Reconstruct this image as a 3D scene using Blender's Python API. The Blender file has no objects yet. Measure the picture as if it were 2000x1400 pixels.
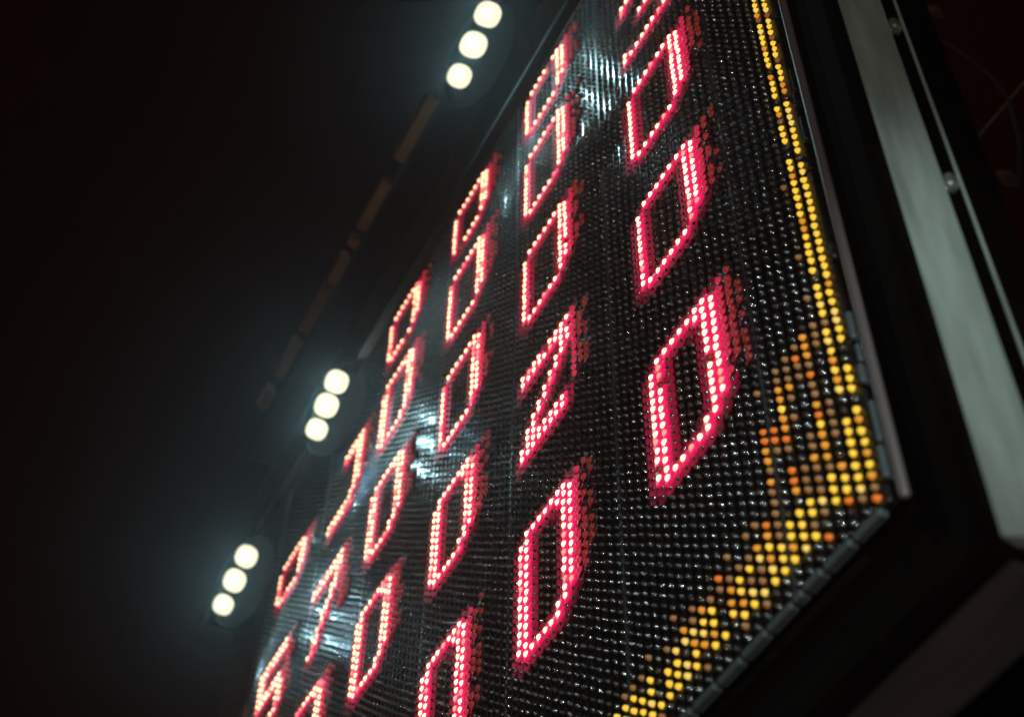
import bpy, math, random
import numpy as np
from mathutils import Vector, Matrix

random.seed(11)
rng = np.random.default_rng(11)
scene = bpy.context.scene
C = scene.collection

# ---------------------------------------------------------------- frame of reference
# The display face is the plane y = 0, facing -y.  (u, v, n) = right, up, out of the face, in
# "figure heights"; one figure is 0.2 m tall.
S = 0.2
Z0 = 1.6 + 7.378 * S


def W(u, v, n=0.0):
    return Vector((S * u, -S * n, Z0 + S * v))


# ---------------------------------------------------------------- camera
cam_d = bpy.data.cameras.new("camera")
cam = bpy.data.objects.new("camera", cam_d)
C.objects.link(cam)
R = np.array([[0.459012, 0.015126, -0.888301],
              [-0.680903, -0.636267, -0.362677],
              [-0.570683, 0.771320, -0.281755]])


def D(r):
    return Vector((r[0], -r[2], r[1]))


cx, cy, cz = D(R[0]), -D(R[1]), -D(R[2])
loc = W(5.8927, -7.3781, 3.9730)
cam.matrix_world = Matrix(((cx.x, cy.x, cz.x, loc.x), (cx.y, cy.y, cz.y, loc.y),
                           (cx.z, cy.z, cz.z, loc.z), (0, 0, 0, 1)))
cam_d.sensor_width = 36.0
cam_d.lens = 56.218
cam_d.clip_start = 0.02
cam_d.clip_end = 200
cam_d.dof.use_dof = True
cam_d.dof.focus_distance = 11.6 * S
cam_d.dof.aperture_fstop = 3.3
cam_d.dof.aperture_blades = 7
scene.camera = cam

# ---------------------------------------------------------------- night sky, exposure
world = bpy.data.worlds.new("World")
scene.world = world
world.use_nodes = True
bg = world.node_tree.nodes["Background"]
bg.inputs["Color"].default_value = (1.0, 0.12, 0.08, 1)
bg.inputs["Strength"].default_value = 0.0034
scene.view_settings.view_transform = 'Standard'
scene.view_settings.look = 'None'
scene.view_settings.exposure = 0.0
scene.view_settings.gamma = 1.0
scene.cycles.use_denoising = True
scene.cycles.max_bounces = 6
scene.cycles.volume_bounces = 0
scene.cycles.sample_clamp_indirect = 4.0
scene.cycles.caustics_reflective = False
scene.cycles.caustics_refractive = False


def light(name, kind, pos, energy, color, aim=None, **kw):
    d = bpy.data.lights.new(name, kind)
    d.energy = energy
    d.color = color
    for k, v in kw.items():
        setattr(d, k, v)
    o = bpy.data.objects.new(name, d)
    C.objects.link(o)
    o.location = pos
    if aim is not None:
        o.rotation_euler = (aim - pos).to_track_quat('-Z', 'Y').to_euler()
    return o


# the street lamp to the right of the sign, whose light runs along the cabinet edge
light("unseen_light", 'SPOT', W(9.0, -2.2, 4.2), 52.0, (0.74, 1.0, 0.93), aim=W(2.7, -1.45, 0.1),
      spot_size=math.radians(30), spot_blend=1.0, shadow_soft_size=0.05)
# added unseen light below, for glints in LED domes and the lower strip
light("unseen_light", 'POINT', W(12.0, -9.0, 10.0), 115.0, (1.0, 0.93, 0.78), shadow_soft_size=0.06)


# ---------------------------------------------------------------- materials
def mat(name, col, rough=0.5, metal=0.0, emit=None, estr=0.0, spec=0.5, coat=0.0, noise=None):
    m = bpy.data.materials.new(name)
    m.use_nodes = True
    nt = m.node_tree
    b = nt.nodes["Principled BSDF"]
    b.inputs["Base Color"].default_value = (*col, 1)
    b.inputs["Roughness"].default_value = rough
    b.inputs["Metallic"].default_value = metal
    b.inputs["Specular IOR Level"].default_value = spec
    b.inputs["Coat Weight"].default_value = coat
    if emit:
        b.inputs["Emission Color"].default_value = (*emit, 1)
        b.inputs["Emission Strength"].default_value = estr
    if noise:
        scale, amt, stretch, bump = noise
        tc = nt.nodes.new("ShaderNodeTexCoord")
        mp = nt.nodes.new("ShaderNodeMapping")
        mp.inputs["Scale"].default_value = stretch
        nz = nt.nodes.new("ShaderNodeTexNoise")
        nz.inputs["Scale"].default_value = scale
        nz.inputs["Detail"].default_value = 6
        nt.links.new(tc.outputs["Object"], mp.inputs["Vector"])
        nt.links.new(mp.outputs["Vector"], nz.inputs["Vector"])
        mr = nt.nodes.new("ShaderNodeMapRange")
        mr.inputs["From Min"].default_value = 0.3
        mr.inputs["From Max"].default_value = 0.7
        mr.inputs["To Min"].default_value = 1 - amt
        mr.inputs["To Max"].default_value = 1 + amt * 0.5
        nt.links.new(nz.outputs["Fac"], mr.inputs["Value"])
        mx = nt.nodes.new("ShaderNodeVectorMath")
        mx.operation = 'SCALE'
        mx.inputs[0].default_value = col
        nt.links.new(mr.outputs["Result"], mx.inputs["Scale"])
        nt.links.new(mx.outputs["Vector"], b.inputs["Base Color"])
        mr2 = nt.nodes.new("ShaderNodeMapRange")
        mr2.inputs["To Min"].default_value = max(0.05, rough - 0.12)
        mr2.inputs["To Max"].default_value = min(1, rough + 0.15)
        nt.links.new(nz.outputs["Fac"], mr2.inputs["Value"])
        nt.links.new(mr2.outputs["Result"], b.inputs["Roughness"])
        if bump:
            bp = nt.nodes.new("ShaderNodeBump")
            bp.inputs["Strength"].default_value = bump
            bp.inputs["Distance"].default_value = 0.002
            nt.links.new(nz.outputs["Fac"], bp.inputs["Height"])
            nt.links.new(bp.outputs["Normal"], b.inputs["Normal"])
    return m


M_mod = mat("module_black_plastic", (0.013, 0.011, 0.012), 0.4, noise=(60, 0.4, (1, 1, 1), 0.15))
M_seam = mat("module_edge_plastic", (0.04, 0.045, 0.05), 0.3)
M_off = mat("led_epoxy_unlit", (0.30, 0.31, 0.34), 0.09, metal=0.94, spec=1.0, coat=0.8)
M_hot = mat("led_red_die", (0.25, 0.04, 0.04), 0.3, emit=(1.0, 0.53, 0.27), estr=4.0)
M_hot2 = mat("led_red_die_weak", (0.25, 0.04, 0.04), 0.3, emit=(1.0, 0.26, 0.16), estr=1.7)
M_red = mat("led_red_body", (0.25, 0.01, 0.03), 0.3, emit=(1.0, 0.010, 0.13), estr=1.6)
M_glow = mat("led_red_painted_glow", (0.25, 0.01, 0.03), 0.4, emit=(1.0, 0.006, 0.115), estr=0.66)  # wide flange whose emission paints the red glow on the panel between LEDs
M_halo = [mat("led_red_bloom_%s" % n, (0.12, 0.01, 0.02), 0.6, emit=(1.0, 0.006, 0.10), estr=e)
          for n, e in (("near", 0.19), ("far", 0.06))]  # glow spreading past the figures, put into emissive colour
M_gh = [mat("led_red_ghost_%s" % n, (0.25, 0.01, 0.03), 0.3, emit=(1.0, 0.03 + 0.05 * i, 0.10 - 0.03 * i), estr=e)
        for i, (n, e) in enumerate((("strong", 0.45), ("weak", 0.16), ("faint", 0.07)))]  # emission standing for reflections of the figures; faint also serves failing LEDs
M_amb = [mat("led_amber_bright", (0.4, 0.25, 0.03), 0.35, emit=(1.0, 0.60, 0.045), estr=0.98),
         mat("led_amber_pale", (0.4, 0.25, 0.03), 0.35, emit=(1.0, 0.66, 0.14), estr=0.85),
         mat("led_amber_mid", (0.35, 0.18, 0.03), 0.35, emit=(1.0, 0.36, 0.02), estr=0.6),
         mat("led_amber_orange", (0.35, 0.12, 0.02), 0.35, emit=(1.0, 0.20, 0.01), estr=0.55),
         mat("led_amber_dim", (0.3, 0.2, 0.1), 0.35, emit=(0.95, 0.30, 0.06), estr=0.13)]
M_bez = mat("bezel_black_paint", (0.004, 0.0022, 0.0018), 0.9, spec=0.02, noise=(30, 0.5, (1, 1, 1), 0.1))
M_mould = mat("moulding_anodised", (0.16, 0.13, 0.14), 0.42, metal=0.3)
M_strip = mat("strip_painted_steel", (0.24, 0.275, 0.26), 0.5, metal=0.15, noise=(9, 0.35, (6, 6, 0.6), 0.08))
M_under = mat("strip_painted_steel_shaded", (0.042, 0.031, 0.036), 0.6, spec=0.2, noise=(9, 0.35, (0.6, 6, 6), 0.08))  # strip steel with the shade of its downward face put into the colour
M_clip = mat("clip_grey_plastic", (0.075, 0.09, 0.105), 0.5)
M_steel = mat("latch_steel", (0.22, 0.22, 0.21), 0.5, metal=0.7, noise=(40, 0.4, (1, 1, 1), 0.2))
M_rail = mat("rail_dark_bronze", (0.02, 0.012, 0.008), 0.8, spec=0.1, noise=(20, 0.4, (1, 1, 1), 0.1))
M_plate = mat("rail_cover_bronze", (0.13, 0.06, 0.025), 0.7, spec=0.1, noise=(25, 0.3, (1, 1, 1), 0.1))
M_house = mat("lamp_housing_black", (0.012, 0.012, 0.012), 0.8, spec=0.1, noise=(40, 0.6, (1, 1, 1), 0.2))
M_lens = mat("lamp_lens_lit", (0.01, 0.01, 0.005), 0.6, spec=0.0, emit=(1.0, 0.95, 0.62), estr=1.15)
M_trim = mat("bezel_glow_brown", (0.07, 0.026, 0.017), 0.8, spec=0.1, noise=(30, 0.4, (1, 1, 1), 0.1))  # upper and left bezel: the brown glow falling there is put into the colour
M_bark = mat("twig_bark", (0.03, 0.018, 0.006), 0.8, noise=(80, 0.4, (1, 1, 1), 0.4))
M_leaf = mat("dry_leaf", (0.05, 0.02, 0.005), 0.7, noise=(40, 0.4, (1, 1, 1), 0.2))
M_cable = mat("cable_sheath", (0.07, 0.06, 0.025), 0.6)


# ---------------------------------------------------------------- helpers
def empty(name, loc, label=None, cat=None, group=None):
    o = bpy.data.objects.new(name, None)
    C.objects.link(o)
    o.location = loc
    o.empty_display_size = 0.05
    if label:
        o['label'] = label
    if cat:
        o['category'] = cat
    if group:
        o['group'] = group
    return o


WL = {}


def wloc(o):
    v = Vector(o.location)
    while o.parent:
        o = o.parent
        v += Vector(o.location)
    return v


def link(name, me, parent=None, loc=None):
    """link a mesh whose origin stands at world point loc, as child of parent"""
    o = bpy.data.objects.new(name, me)
    C.objects.link(o)
    p = wloc(parent) if parent else Vector((0, 0, 0))
    if parent:
        o.parent = parent
    o.location = (loc if loc is not None else p) - p
    return o


class MB:
    def __init__(s):
        s.v = []
        s.f = []
        s.m = []

    def add(s, verts, faces, mi=0):
        k = len(s.v)
        s.v += [Vector(x) for x in verts]
        s.f += [tuple(i + k for i in f) for f in faces]
        s.m += [mi] * len(faces)
        return s

    def box(s, u0, u1, v0, v1, n0, n1, mi=0, c=0.0):
        """chamfered box in (u, v, n)"""
        if c <= 0:
            p = [W(u, v, n) for n in (n0, n1) for v in (v0, v1) for u in (u0, u1)]
            return s.add(p, [(0, 2, 3, 1), (4, 5, 7, 6), (0, 1, 5, 4), (2, 6, 7, 3), (0, 4, 6, 2), (1, 3, 7, 5)], mi)
        q = [(u0 + c, v0), (u1 - c, v0), (u1, v0 + c), (u1, v1 - c), (u1 - c, v1), (u0 + c, v1), (u0, v1 - c), (u0, v0 + c)]
        qi = [(u0 + c, v0 + c), (u1 - c, v0 + c), (u1 - c, v0 + c), (u1 - c, v1 - c), (u1 - c, v1 - c), (u0 + c, v1 - c), (u0 + c, v1 - c), (u0 + c, v0 + c)]
        p = [W(a, b, n0) for a, b in q] + [W(a, b, n1 - c) for a, b in q] + [W(a, b, n1) for a, b in (qi[0], qi[1], qi[3], qi[5])]
        f = [tuple(range(7, -1, -1))]
        for i in range(8):
            j = (i + 1) % 8
            f.append((i, j, 8 + j, 8 + i))
        f += [(8, 9, 17, 16), (9, 10, 17), (10, 11, 18, 17), (11, 12, 18), (12, 13, 19, 18), (13, 14, 19), (14, 15, 16, 19), (15, 8, 16), (16, 17, 18, 19)]
        return s.add(p, f, mi)

    def prism(s, prof, axis, a0, a1, mi=0):
        """profile of (a, n) points swept along u (axis 'u', a is v) or along v (axis 'v', a is u).
        a0 and a1 may be functions of the profile point (mitres)"""
        g0 = a0 if callable(a0) else (lambda a, n: a0)
        g1 = a1 if callable(a1) else (lambda a, n: a1)
        k = len(prof)
        mk = (lambda t, a, n: W(t, a, n)) if axis == 'u' else (lambda t, a, n: W(a, t, n))
        p = [mk(g0(a, n), a, n) for a, n in prof] + [mk(g1(a, n), a, n) for a, n in prof]
        f = [tuple(range(k - 1, -1, -1)), tuple(range(k, 2 * k))]
        for i in range(k):
            j = (i + 1) % k
            f.append((i, j, k + j, k + i))
        return s.add(p, f, mi)

    def tube(s, pts, rad, seg=10, mi=0, cap=True):
        pts = [Vector(p) for p in pts]
        if not isinstance(rad, (list, tuple)):
            rad = [rad] * len(pts)
        k0 = len(s.v)
        n = len(pts)
        up = Vector((0.31, 0.2, 0.93))
        for i, p in enumerate(pts):
            t = (pts[min(i + 1, n - 1)] - pts[max(i - 1, 0)]).normalized()
            a = t.cross(up).normalized()
            b = t.cross(a)
            for k in range(seg):
                th = 2 * math.pi * k / seg
                s.v.append(p + (a * math.cos(th) + b * math.sin(th)) * rad[i])
        for i in range(n - 1):
            for k in range(seg):
                j = (k + 1) % seg
                s.f.append((k0 + i * seg + k, k0 + i * seg + j, k0 + (i + 1) * seg + j, k0 + (i + 1) * seg + k))
                s.m.append(mi)
        if cap:
            s.f.append(tuple(k0 + k for k in range(seg)))
            s.f.append(tuple(k0 + (n - 1) * seg + k for k in range(seg - 1, -1, -1)))
            s.m += [mi, mi]
        return s

    def build(s, name, mats, parent=None, loc=None, smooth=False):
        if not isinstance(mats, (list, tuple)):
            mats = [mats]
        o0 = loc if loc is not None else (wloc(parent) if parent else sum(s.v, Vector()) / len(s.v))
        me = bpy.data.meshes.new(name)
        me.from_pydata([tuple(v - o0) for v in s.v], [], s.f)
        for m in mats:
            me.materials.append(m)
        me.polygons.foreach_set("material_index", s.m)
        if smooth:
            me.polygons.foreach_set("use_smooth", [True] * len(s.f))
        me.update()
        import bmesh
        bm = bmesh.new()
        bm.from_mesh(me)
        bmesh.ops.recalc_face_normals(bm, faces=bm.faces)
        bm.to_mesh(me)
        bm.free()
        return link(name, me, parent, o0)


# ================================================================ THE DISPLAY
board = empty("led_display_board", W(-3.4, -3.2, -0.3),
              "large black framed LED display board with red lit figures and an amber border", "display board")

PU, PV = 0.0955, 0.082          # LED pitch
U_R, V_B = 1.86, -1.865         # last column, lowest row
NC, NR = 112, 117


def cu(k):
    return U_R - PU * k          # column k counted from the right edge


def rv(r):
    return V_B + PV * r


# ---- modules: the tiles that carry the LEDs, with recessed joints between them
MC, MRW = 17, 20
edges_u = [U_R + PU * 0.5 + 0.03]
k = 7.5
while k < NC:
    edges_u.append(cu(k))
    k += MC
edges_u.append(cu(NC - 0.5) - 0.02)
edges_v = [V_B - PV * 0.5 - 0.02]
r = 14.5
while r < NR - 4:
    edges_v.append(rv(r))
    r += MRW
edges_v.append(rv(NR - 0.5) + 0.02)
for i in range(len(edges_u) - 1):
    for j in range(len(edges_v) - 1):
        a1, a0, b0, b1 = edges_u[i], edges_u[i + 1], edges_v[j], edges_v[j + 1]
        mb = MB()
        g = 0.007
        dz = random.uniform(-0.003, 0.003)
        mb.box(a0 + g, a1 - g, b0 + g, b1 - g, -0.06, dz, 0, 0.01)
        mb.build("led_module", M_mod, board, W((a0 + a1) / 2, (b0 + b1) / 2, 0))
mb = MB()
mb.box(edges_u[-1] - 0.02, edges_u[0] + 0.02, edges_v[0] - 0.02, edges_v[-1] + 0.02, -0.16, -0.07)
mb.build("mounting_plate", M_bez, board)
# slim light guides proud of the joints between module columns
for i in range(1, len(edges_u) - 1):
    mb = MB()
    mb.box(edges_u[i] - 0.012, edges_u[i] + 0.012, edges_v[0] + 0.01, edges_v[-1] - 0.01, -0.02, 0.012, 0, 0.004)
    mb.build("joint_strip", M_seam, board, W(edges_u[i], 0, 0))


# ---- which LEDs are lit
def figure(pattern):
    return [(c, len(pattern) - 1 - r) for r, row in enumerate(pattern) for c, ch in enumerate(row) if ch == '#']


ZERO = [".#######.", "#......##", "#......##", "#......##", "#......##", "#......##", "#......##",
        "#......##", "#......##", "#......##", "#......##", "#......#.", ".######.."]
ZERO_W = [".#######.", "##....###", "##.....##", "##.....##", "##.....##", "##.....##", "##.....##",
          "##.....##", "##.....##", "##.....##", "##.....##", "##....##.", ".######.."]
SEVEN = ["#########", "#########", ".......##", ".......##", "......##.", "......##.", ".....##..",
         "....##...", "....##...", "...##....", "..##.....", "..##.....", ".##......"]
TWO = ["#########", "########.", ".......##", ".......##", "......##.", ".....##..", "....##...",
       "...##....", "..##.....", ".##......", ".##......", "########.", "########."]
FIVE = ["#########", "#########", "##.......", "##.......", "##.......", "########.", "########.",
        ".......##", ".......##", ".......##", ".......##", "########.", "#######.."]
THREE = ["#########", "#......##", ".......##", ".......##", ".......##", ".......##", "...#####.",
         ".......##", ".......##", ".......##", ".......##", "#......##", "#########"]
HOOK = ["...######", "...######", ".......##", ".......##", ".......##", ".......##", ".......##",
        ".......##", ".......##", ".......##", "......##.", "#######..", "#######.."]
cols = [0.0, -1.864, -3.549, -5.268, -6.98 + 0.03, -8.68 + 0.05]
rows = [-0.17, 1.876, 3.615, 5.307, 6.77]
FIG = []
for j in range(5):
    for i in range(6):
        if j == 4 and i > 3:
            continue
        pat, lab = (ZERO_W if (j == 0 or (i >= 2 and j == 1) or (i == 3 and j < 4)) else ZERO), None
        if (i, j) == (1, 1):
            pat, lab = TWO, "red lit figure 2"
        if (i, j) == (0, 3):
            pat, lab = THREE, "red lit figure 3"
        if (i, j) == (4, 3):
            pat, lab = HOOK, "red lit hooked stroke"
        if (i, j) == (4, 2):
            pat, lab = SEVEN, "red lit figure 7"
        if (i, j) == (5, 2):
            pat, lab = FIVE, "red lit figure 5"
        if j == 0:
            pat = pat[:5] + [pat[5]] * 2 + pat[5:]
        if j == 4:
            pat = pat[:4] + pat[7:]
        du, dv = {(5, 3): (0.40, 0.05), (5, 2): (0.30, -0.20), (4, 3): (0.33, -0.12), (4, 2): (0.15, -0.18), (4, 1): (0.0, -0.08)}.get((i, j), (0, 0))
        if (i, j) == (5, 3):
            pat = pat[:4] + pat[9:]
        c0 = round((U_R - cols[i] - du) / PU)
        r0 = round((rows[j] + dv - V_B) / PV)
        FIG.append(([(c0 - c, r0 + r) for c, r in figure(pat)], lab))
lit = set()
for cells, _ in FIG:
    lit |= set(cells)

# ghost reflections right of each right-hand stroke, painted as dimly emissive LEDs
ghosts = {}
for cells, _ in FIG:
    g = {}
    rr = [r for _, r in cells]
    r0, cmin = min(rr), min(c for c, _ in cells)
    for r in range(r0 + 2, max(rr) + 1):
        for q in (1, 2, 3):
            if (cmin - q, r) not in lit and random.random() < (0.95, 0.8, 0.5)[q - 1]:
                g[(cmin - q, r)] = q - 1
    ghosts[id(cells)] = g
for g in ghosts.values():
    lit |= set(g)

amber = {}
for k in range(0, 60):
    for r in range(0, 70):
        if (k, r) in lit:
            continue
        u, v = cu(k), rv(r)
        p = random.random()
        m = None
        if k < 2 and r >= 2:                                   # border columns
            gap = math.sin(r * 0.47 + k) + math.sin(r * 0.21 + 2)
            if p < 0.93 and not (gap < -1.5 and p > 0.3):
                m = 0 if p < 0.66 else (1 if p < 0.8 else (2 if p < 0.9 else 4))
        elif k == 2 and r >= 8 and p < 0.10:
            m = 4
        elif 1.5 < r < 6.5 + 0.4 * math.sin(k * 0.7) and k < 30:   # lower border band
            t = (r - 2) / 4.5
            bright = 1.0 - max(0, (k - 8) / 26)
            if k <= 4 and r <= 2:
                m = 3 if p < 0.25 else None
            elif p < 0.97 * bright + 0.1:
                if r >= 6:
                    m = 4 if p < .5 else (2 if p < .75 else None)
                else:
                    m = 0 if p < 0.5 else (1 if p < 0.66 else (2 if p < 0.84 else 4))
        elif k < 30 and r in (1, 7, 8) and p < 0.36 - 0.1 * (r == 8):
            m = 4 if p < 0.24 else 3
        elif 2 <= k <= 8 and 7 <= r <= 19:                      # dimmer patch beside the border
            w = math.sin(k * 2.3 + 0.6) + math.sin(r * 0.62 + k * 0.8) + 1.3 * (p - 0.5)
            m = 0 if w > 1.75 else (2 if w > 0.75 else (3 if w > 0.45 else (4 if w > -0.55 else None)))
        elif k == 0 and r < 2:
            m = 3
        if m is not None:
            amber[(k, r)] = m

# ---- LED shapes
R_L, H_L = 0.0175, 0.012


def led_template(seg, rings, flange=1.12, R_L=R_L, H_L=H_L, zf=0.0):
    """a bullet shaped LED: straight collar, then a dome; z is out of the face"""
    prof = [(R_L * flange, zf), (R_L * flange, zf + 0.004), (R_L, zf + 0.005), (R_L, H_L)]
    for i in range(1, rings):
        a = math.pi / 2 * i / rings
        prof.append((R_L * math.cos(a), H_L + R_L * 1.05 * math.sin(a)))
    v, f, cap = [], [], []
    for rr, z in prof:
        for s_ in range(seg):
            th = 2 * math.pi * (s_ + 0.5) / seg
            v.append((rr * math.cos(th), rr * math.sin(th), z))
    for i in range(len(prof) - 1):
        for s_ in range(seg):
            j = (s_ + 1) % seg
            f.append((i * seg + s_, i * seg + j, (i + 1) * seg + j, (i + 1) * seg + s_))
            cap.append(1 if i >= 4 else (2 if i < 2 else 0))
    v.append((0, 0, H_L + R_L * 1.05))
    t = len(v) - 1
    i = len(prof) - 1
    for s_ in range(seg):
        f.append((i * seg + s_, i * seg + (s_ + 1) % seg, t))
        cap.append(1)
    return np.array(v), f, np.array(cap)


TEMP_FAR = led_template(8, 3)
TEMP_LIT = led_template(8, 4, 2.4, 0.0265, 0.020, 0.0135)
TEMP_NEAR = led_template(14, 5)


def led_mesh(name, cells, temp, mats, mi_of, parent, kind=None, tilt=0.075):
    tv, tf, cap = temp
    n = len(cells)
    c = np.array([[cu(k), rv(r)] for k, r in cells])
    c += rng.normal(0, 0.0022, c.shape)
    tx, ty = rng.normal(0, tilt, n), rng.normal(0, tilt, n)
    zs = rng.uniform(0.93, 1.07, n)
    V = np.repeat(tv[None], n, 0).copy()
    V[..., 2] *= zs[:, None]
    z = V[..., 2].copy()
    V[..., 0] += tx[:, None] * z
    V[..., 1] += ty[:, None] * z
    V[..., 0] += c[:, 0:1]
    V[..., 1] += c[:, 1:2]
    P = np.stack([S * V[..., 0], -S * V[..., 2], Z0 + S * V[..., 1]], -1).reshape(-1, 3)
    o0 = np.array(wloc(parent))
    P = P - o0
    me = bpy.data.meshes.new(name)
    nv = len(tv)
    me.vertices.add(n * nv)
    me.vertices.foreach_set("co", P.ravel())
    ln = np.array([len(f) for f in tf])
    flat = np.array([i for f in tf for i in f])
    loops = (flat[None] + (np.arange(n) * nv)[:, None]).ravel()
    tot = np.tile(ln, n)
    st = np.concatenate([[0], np.cumsum(tot)[:-1]])
    me.loops.add(len(loops))
    me.loops.foreach_set("vertex_index", loops)
    me.polygons.add(len(tot))
    me.polygons.foreach_set("loop_start", st)
    me.polygons.foreach_set("loop_total", tot)
    mi = np.concatenate([mi_of(cell, cap) for cell in cells])
    for m in mats:
        me.materials.append(m)
    me.polygons.foreach_set("material_index", mi.astype(np.int32))
    me.polygons.foreach_set("use_smooth", np.ones(len(tot), dtype=bool))
    me.update(calc_edges=True)
    me.validate()
    o = link(name, me, parent)
    if kind:
        o['kind'] = kind
    return o


cells_all = [(k, r) for k in range(NC) for r in range(NR)]
camuvn = np.array([5.8927, -7.3781, 3.9730])


def visible(cell):
    d = np.array([cu(cell[0]), rv(cell[1]), 0.03]) - camuvn
    q = R @ d
    x, y = 3123.2 * q[0] / q[2], 3123.2 * q[1] / q[2]
    return abs(x) < 1010 and abs(y) < 710, q[2]


near = []
for cell in cells_all:
    if cell in lit:
        continue
    ok, z = visible(cell)
    if ok:
        near.append((z, cell))
near.sort()
near = [c for _, c in near[:300]]
near_set = set(near)

# the 300 nearest LEDs one by one, sharing mesh data per kind
tv, tf, cap = TEMP_NEAR
protos = {}
for mname, m in [(-1, M_off)] + list(enumerate(M_amb)):
    for var in range(3):
        me = bpy.data.meshes.new("led")
        tvj = tv.copy()
        a, b = rng.normal(0, 0.08, 2)
        tvj[:, 0] += a * tvj[:, 2]
        tvj[:, 1] += b * tvj[:, 2]
        me.from_pydata([(S * x, -S * z, S * y) for x, y, z in tvj], [], [tuple(reversed(f)) for f in tf])
        me.materials.append(m)
        me.polygons.foreach_set("use_smooth", [True] * len(tf))
        me.update()
        protos[(mname, var)] = me
for cell in near:
    me = protos[(amber.get(cell, -1), random.randrange(3))]
    du, dv = random.gauss(0, 0.002), random.gauss(0, 0.002)
    o = link("led", me, board, W(cu(cell[0]) + du, rv(cell[1]) + dv, random.uniform(-0.002, 0.004)))
    s_ = random.uniform(0.94, 1.06)
    o.scale = (s_, random.uniform(0.92, 1.1), s_)

# every other LED that is dark or amber: one field
rest = [c for c in cells_all if c not in lit and c not in near_set]
led_mesh("led_field", rest, TEMP_FAR, [M_off] + M_amb,
         lambda cell, cp: np.full(len(cp), amber.get(cell, -1) + 1), board, kind="stuff")
# the lit figures
for cells, lab in FIG:
    gh = ghosts[id(cells)]
    o = led_mesh("figure", cells + list(gh), TEMP_LIT, [M_red, M_hot, M_glow] + M_gh + [M_off, M_hot2],
                 lambda cell, cp: np.where(cp == 2, 6, 3 + gh[cell]) if cell in gh else (cp if random.random() > 0.13 else (np.where(cp == 1, 7, cp) if random.random() > 0.08 else np.full(len(cp), 5))), board)
    if lab:
        o['label'] = lab
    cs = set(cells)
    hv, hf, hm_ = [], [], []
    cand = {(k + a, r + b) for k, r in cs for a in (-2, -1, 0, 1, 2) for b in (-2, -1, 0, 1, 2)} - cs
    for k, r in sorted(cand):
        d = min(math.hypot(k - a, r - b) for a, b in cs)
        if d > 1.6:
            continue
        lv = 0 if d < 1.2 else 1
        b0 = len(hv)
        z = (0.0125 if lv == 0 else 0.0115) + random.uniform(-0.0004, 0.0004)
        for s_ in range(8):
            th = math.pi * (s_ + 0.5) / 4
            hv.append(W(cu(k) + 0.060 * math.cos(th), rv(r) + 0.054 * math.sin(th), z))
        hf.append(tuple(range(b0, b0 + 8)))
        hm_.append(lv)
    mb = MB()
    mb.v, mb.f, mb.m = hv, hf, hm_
    mb.build("painted_bloom", M_halo, o)  # bloom painted as flat emissive discs, weaker outwards

# ---- grey end clips along the edge of the LED field
u = U_R + 0.02
while u > -1.6:
    ln = random.choice((0.10, 0.17, 0.24, 0.24))
    mb = MB()
    mb.box(u - ln + 0.02, u, V_B - 0.118, V_B - 0.070, -0.02, random.uniform(0.03, 0.05), 0, 0.012)
    mb.build("edge_clip", M_clip, board, W(u - ln / 2, V_B - 0.09, 0))
    u -= ln
v = V_B + 0.05
while v < 3.6 and v < 9:
    ln = random.choice((0.18, 0.26, 0.34))
    if v < -0.75 or random.random() < 0.35:
        mb = MB()
        mb.box(U_R + 0.085, U_R + 0.125, v, v + ln - 0.04, -0.02, random.uniform(0.02, 0.045), 0, 0.012)
        mb.build("edge_clip", M_clip if v < -0.75 else M_mod, board, W(U_R + 0.1, v + ln / 2, 0))
    v += ln + (0.0 if random.random() < 0.6 else 0.1)

# ---- upright black fins between the LED columns
M_fin = mat("fin_black_gloss", (0.006, 0.005, 0.005), 0.15, spec=0.6)
nt = M_fin.node_tree
tc = nt.nodes.new("ShaderNodeTexCoord")
mp = nt.nodes.new("ShaderNodeMapping")
mp.inputs["Scale"].default_value = (90, 90, 170)
nz = nt.nodes.new("ShaderNodeTexNoise")
nz.inputs["Scale"].default_value = 1.0
bp = nt.nodes.new("ShaderNodeBump")
bp.inputs["Strength"].default_value = 0.45
bp.inputs["Distance"].default_value = 0.001
nt.links.new(tc.outputs["Object"], mp.inputs["Vector"])
nt.links.new(mp.outputs["Vector"], nz.inputs["Vector"])
nt.links.new(nz.outputs["Fac"], bp.inputs["Height"])
nt.links.new(bp.outputs["Normal"], nt.nodes["Principled BSDF"].inputs["Normal"])
fin_me = None
for k in range(NC - 1):
    if (k - 7) % MC == 0:
        continue
    uc = cu(k + 0.5)
    if fin_me is None:
        mb = MB()
        mb.box(uc - 0.011, uc + 0.011, edges_v[0] + 0.03, edges_v[-1] - 0.02, -0.01, 0.011, 0, 0.003)
        fin_me = mb.build("fin", M_fin, board, W(uc, 0, 0)).data
    else:
        link("fin", fin_me, board, W(uc, 0, random.uniform(-0.0015, 0.0015)))

# ---- bezel: four mitred lengths, stepped profile rising outwards
UL, UR, VB, VT = -9.05, 1.99, -2.06, 7.85
prof_r = [(0.0, -0.20), (0.0, -0.02), (0.16, -0.02), (0.19, 0.035), (0.36, 0.06), (0.42, 0.19), (0.62, 0.262), (0.69, 0.262), (0.715, 0.235), (0.715, -0.20)]
wb = 0.985 / 0.715


def mit(a, side):            # outward distance measured on the wider lower/upper rails
    return a * wb


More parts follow.
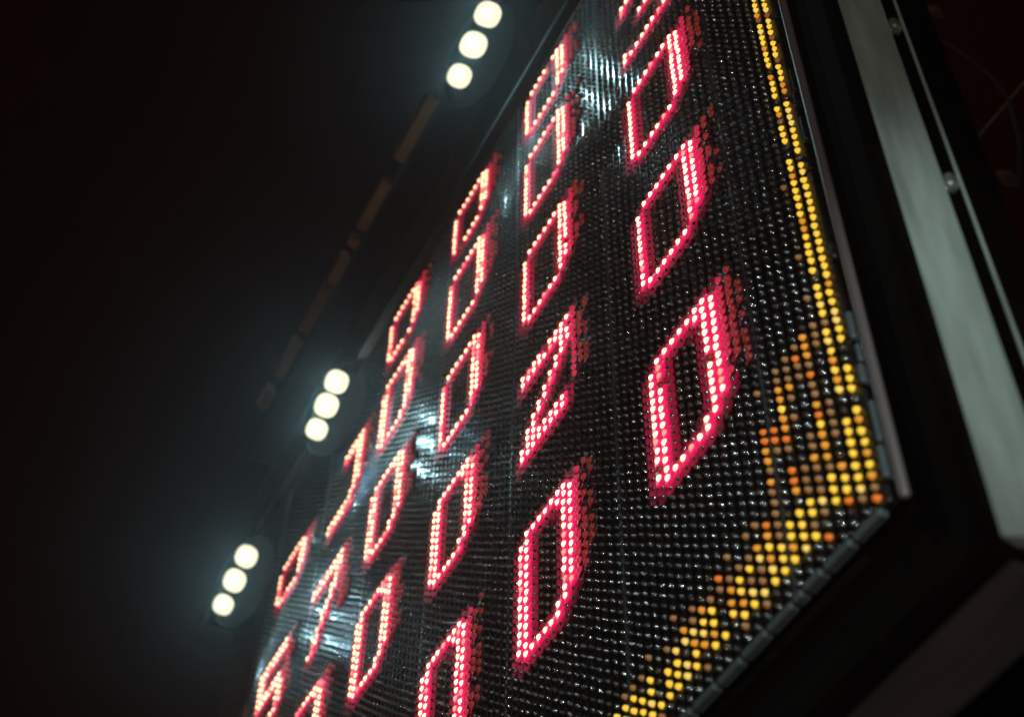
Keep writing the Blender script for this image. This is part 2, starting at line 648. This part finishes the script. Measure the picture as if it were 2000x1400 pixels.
prof_l = [(0.0, -0.20), (0.0, -0.02), (0.25, -0.005), (0.50, 0.05), (0.715, 0.11), (0.715, -0.20)]
bz = [("v", [(UR + w, n) for w, n in prof_r], lambda a, n: VB - mit(a - UR, 0), lambda a, n: VT + mit(a - UR, 0)),
      ("v", [(UL - w, n) for w, n in prof_l], lambda a, n: VB - mit(UL - a, 0), lambda a, n: VT + mit(UL - a, 0)),
      ("u", [(VB - w * wb, n) for w, n in prof_r], lambda a, n: UL - (VB - a) / wb, lambda a, n: UR + (VB - a) / wb),
      ("u", [(VT + w * wb, n) for w, n in prof_l], lambda a, n: UL - (a - VT) / wb, lambda a, n: UR + (a - VT) / wb)]
for q, (ax, prof, a0, a1) in enumerate(bz):
    MB().prism(prof, ax, a0, a1).build("bezel", M_trim if q in (1, 3) else M_bez, board)
UO, VO, VTO, ULO = UR + 0.715, VB - 0.985, VT + 0.985, UL - 0.715     # outer edge of the bezel
# rounded mouldings round the opening
MB().tube([W(2.045, v_, 0.012) for v_ in (-2.02, -2.0, 1, 4, VT)], [S * 0.022, S * 0.03, S * 0.03, S * 0.03, S * 0.03], 14).build("moulding", M_mould, board, smooth=True)
MB().tube([W(u_, -2.125, 0.012) for u_ in (1.70, 1.72, -2, -6, UL)], [S * 0.02, S * 0.026, S * 0.026, S * 0.026, S * 0.026], 14).build("moulding", M_bez, board, smooth=True)
# cabinet body behind
MB().box(ULO + 0.02, UO - 0.02, VO + 0.02, VTO - 0.02, -0.62, -0.21).build("cabinet_body", M_bez, board)


# sloping side strips, ending short of the corner
def strip_prof(a, n0, out, drop, th):
    return [(a, n0), (a + out * 0.06, n0 + 0.008), (a + out * 0.94, n0 - drop * 0.94 + 0.008), (a + out, n0 - drop), (a + out - 0.9 * th * (1 if out > 0 else -1), n0 - drop - 0.01), (a - 0.3 * th * (1 if out > 0 else -1), n0 - 0.09)]


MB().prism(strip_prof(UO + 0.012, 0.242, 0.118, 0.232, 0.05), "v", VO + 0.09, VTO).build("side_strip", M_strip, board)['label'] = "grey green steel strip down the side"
MB().prism(strip_prof(VO - 0.04, 0.242, -0.135, 0.26, 0.05), "u", ULO, UO + 0.02).build("side_strip", M_under, board)['label'] = "strip along the bottom, coloured dark as in shade"
# black corner block and recessed channel behind the strips, then the thin rear flange
MB().box(UO - 0.01, UO + 0.06, VO - 0.16, VTO, -0.30, -0.04).build("channel", M_bez, board)
MB().box(UO - 0.01, UO + 0.148, VO - 0.10, VTO, -0.125, -0.100, 0, 0.006).build("rear_flange", M_bez, board)
MB().tube([W(UO + 0.140, v_, -0.104) for v_ in (VO - 0.10, -1.5, 0.3, 1.9, 4.0, VTO)], S * 0.011, 8).build("flange_lip", M_strip, board, smooth=True)
MB().box(ULO, UO + 0.05, VO - 0.13, VO - 0.005, -0.30, -0.03).build("channel", M_bez, board)
for vv in (-0.33, 1.38, 3.1, 4.8):
    mb = MB()
    mb.box(UO + 0.06, UO + 0.135, vv - 0.06, vv + 0.06, -0.10, -0.035, 0, 0.02)
    mb.box(UO + 0.08, UO + 0.115, vv - 0.10, vv - 0.02, -0.06, -0.015, 0, 0.012)
    l_ = mb.build("latch", M_steel, board, W(UO + 0.1, vv, -0.06))
# a bent lead poking out near the top of the field
pts = [W(-0.95, 7.45, 0.02), W(-0.93, 7.5, 0.09), W(-0.86, 7.55, 0.13), W(-0.74, 7.5, 0.12), W(-0.64, 7.42, 0.04)]
MB().tube(pts, S * 0.016, 8).build("bent_lead", M_seam, board, smooth=True)


# ================================================================ LAMPS ON RAILS
def rail(name_lab, v, n, u0, u1, plates):
    t = empty("lamp_rail", W(u0, v, n), name_lab, "rail", "lamp rails in front of the display")
    MB().box(u0, u1, v - 0.05, v + 0.05, n - 0.05, n + 0.05, 0, 0.015).build("bar", M_rail, t)
    for a, b in plates:
        MB().prism([(v - 0.10, n + 0.02), (v - 0.08, n + 0.15), (v + 0.05, n + 0.155), (v + 0.05, n + 0.055), (v - 0.055, n + 0.055), (v - 0.055, n + 0.02)], "u", a, b).build("cover_plate", M_plate, t, W((a + b) / 2, v, n))
    for a in (u0 + 0.15, u1 - 0.15):
        MB().box(a - 0.04, a + 0.04, v - 0.04, v + 0.04, -0.40, n - 0.052, 0, 0.01).build("arm", M_rail, t, W(a, v, 0))
    return t


def raw(u0, n):
    return 5.8927 + (u0 - 5.8927) * (1 - n / 3.973)


NU, VU = 0.58, -7.378 + (11.58 + 7.378) * (1 - 0.58 / 3.973)
NL, VL = 0.45, -7.378 + (8.1 + 7.378) * (1 - 0.45 / 3.973)
rail("upper dark bronze rail with pale cover plates carrying one lamp", VU, NU, -9.55, 2.6,
     [(raw(b, NU), raw(a, NU)) for a, b in [(-4.55, -5.65), (-6.05, -6.95), (-7.15, -7.3), (-7.5, -8.05), (-8.15, -9.1), (-9.3, -10.1), (-10.4, -10.8)]])
rail("lower dark bronze rail carrying two lamps past the left edge", VL, NL, -10.2, 2.6, [])


def flood(u0, v0, n, step, lab, energy, rad0=0.155):
    u, v = raw(u0, n), -7.378 + (v0 + 7.378) * (1 - n / 3.973)
    gap = math.hypot(*step)
    t = empty("flood_lamp", W(u, v, n), lab, "lamp", "flood lamps with three lenses")
    aim = Vector((0.55, -0.42, -0.72)).normalized()          # world: right, out of the face, down
    aim = Vector((0.55, -0.50, -0.60)).normalized()
    ax = Vector((step[0], 0, step[1]))
    side = (ax - aim * ax.dot(aim)).normalized()
    upv = aim.cross(side).normalized()
    base = W(u, v, n)

    def P(a, b, c):
        return base + (side * a + upv * b + aim * c) * S

    mb = MB()
    sg = 40
    rings = [(0.02, 0.0), (0.3, 0.0), (0.5, -0.025), (0.68, -0.08), (0.84, -0.17), (0.95, -0.30), (0.5, -0.34)]
    v_ = []
    for q, c in rings:
        for s_ in range(sg):
            th = 2 * math.pi * s_ / sg
            v_.append(P(q * (gap + 0.30) * math.cos(th), q * 0.32 * math.sin(th), c))
    f = [tuple(range(sg))] + [tuple(range(6 * sg, 7 * sg))]
    for k_ in range(len(rings) - 1):
        for s_ in range(sg):
            j = (s_ + 1) % sg
            f.append((k_ * sg + s_, k_ * sg + j, (k_ + 1) * sg + j, (k_ + 1) * sg + s_))
    mb.add(v_, f)
    mb.build("housing", M_house, t, smooth=True)
    for i in (-1, 0, 1):
        a0 = i * gap * 1.0
        rad = rad0 * (0.88, 1.0, 0.97)[i + 1]
        sg = 24
        mb = MB()
        pr = [(rad, -0.03), (rad, 0.012), (rad * 0.93, 0.024), (rad * 0.6, 0.034), (rad * 0.25, 0.039)]
        v_ = []
        for rr, c in pr:
            for s_ in range(sg):
                th = 2 * math.pi * s_ / sg
                # squarish, softly rounded lens
                sq = 1.0 / max(1e-6, (abs(math.cos(th)) ** 2.5 + abs(math.sin(th)) ** 2.5) ** (1 / 2.5))
                v_.append(P(a0 + rr * sq * math.cos(th) * 0.93, rr * sq * math.sin(th) * 0.93, c))
        v_.append(P(a0, 0, 0.04))
        f = []
        for k_ in range(len(pr) - 1):
            for s_ in range(sg):
                j = (s_ + 1) % sg
                f.append((k_ * sg + s_, k_ * sg + j, (k_ + 1) * sg + j, (k_ + 1) * sg + s_))
        for s_ in range(sg):
            f.append(((len(pr) - 1) * sg + s_, (len(pr) - 1) * sg + (s_ + 1) % sg, len(v_) - 1))
        mb.add(v_, f)
        mb.build("lens", M_lens, t, P(a0, 0, 0), smooth=True)
        p0 = P(a0, 0, 0.055)
        lo = light("lens_light", 'POINT', p0, energy, (0.50, 0.92, 1.0), shadow_soft_size=0.0)
        lo.parent = t
        lo.location = p0 - base
    MB().box(u - 0.04, u + 0.04, v - 0.05, v + 0.05, n - 0.14, n - 0.02).build("bracket", M_house, t)
    return t


LE = 1.3
flood(-3.52, 11.42, NU + 0.17, (0.30, 0.21), "three lens flood lamp glaring at the top of the picture", LE)
flood(-7.62, 8.38, NL + 0.17, (0.22, 0.18), "three lens flood lamp halfway up the left side of the display", LE, 0.145)
flood(-10.74, 7.82, NL + 0.17, (0.26, 0.17), "lowest three lens flood lamp beyond the left edge of the display", LE, 0.145)

# ================================================================ DARK BACKGROUND THINGS
t = empty("tree_branch", W(-0.4, 7.8, -5.4), "thin bare brown branch with a few dry leaves behind the display", "branch")
pts = [W(0.27, 8.88, -4.07), W(0.28, 8.82, -4.2), W(0.28, 8.76, -4.36), W(0.26, 8.62, -4.7), W(0.18, 8.46, -4.98), W(-0.1, 8.2, -5.3), W(-0.46, 7.9, -5.5)]
MB().tube(pts, [S * x for x in (0.006, 0.014, 0.018, 0.022, 0.028, 0.034, 0.04)], 8).build("twig", M_bark, t, smooth=True)
for (a, b, c), (x, y), L in (((0.46, 9.05, -3.92), (0.8, -0.5), 0.22), ((-0.46, 7.9, -5.33), (0.8, -0.5), 0.3), ((-0.2, 8.25, -5.6), (0.3, 0.8), 0.26)):
    base = W(a, b, c)
    d = (cx * x + cy * y).normalized()
    e = d.cross(cz).normalized()
    v_, f = [], []
    for i in range(7):
        s_ = i / 6
        wd = 0.30 * L * math.sin(math.pi * min(1, s_ * 0.96 + 0.03)) ** 0.8
        lift = cz * (0.08 * L * math.sin(s_ * 5))
        p = base + (d * (s_ - 0.5) * L + lift) * S
        v_ += [p - e * wd * S + cz * wd * 0.4 * S, p, p + e * wd * S + cz * wd * 0.4 * S]
    for i in range(6):
        f += [(3 * i, 3 * i + 1, 3 * i + 4, 3 * i + 3), (3 * i + 1, 3 * i + 2, 3 * i + 5, 3 * i + 4)]
    MB().add(v_, f).build("leaf", M_leaf, t, base, smooth=True)
o = MB().tube([W(-0.31, 8.15, -4.84), W(0.03, 8.36, -4.97), W(0.4, 8.58, -5.1), W(1.2, 9.05, -5.4)], S * 0.02, 8).build("guy_cable", M_cable, None, smooth=True)
o['label'] = "straight thin stay cable slanting across the dark upper right corner"
o['category'] = "cable"

# ================================================================ AIR
me = bpy.data.meshes.new("haze")
lo_, hi_ = W(-14, 0, 0), W(9, 0, 0)
x0, x1, y0, y1, z0, z1 = -3.2, 2.6, -1.6, 2.0, -1.0, Z0 + S * 11.0
me.from_pydata([(x, y, z) for z in (z0, z1) for y in (y0, y1) for x in (x0, x1)], [],
               [(0, 2, 3, 1), (4, 5, 7, 6), (0, 1, 5, 4), (2, 6, 7, 3), (0, 4, 6, 2), (1, 3, 7, 5)])
haze = bpy.data.objects.new("haze", me)
C.objects.link(haze)
haze['kind'] = "stuff"
hm = bpy.data.materials.new("haze")
hm.use_nodes = True
nt = hm.node_tree
nt.nodes.clear()
out = nt.nodes.new("ShaderNodeOutputMaterial")
pv = nt.nodes.new("ShaderNodeVolumePrincipled")
pv.inputs["Color"].default_value = (0.85, 0.9, 0.9, 1)
pv.inputs["Density"].default_value = 0.0095
pv.inputs["Anisotropy"].default_value = 0.9
nt.links.new(pv.outputs[0], out.inputs["Volume"])
me.materials.append(hm)
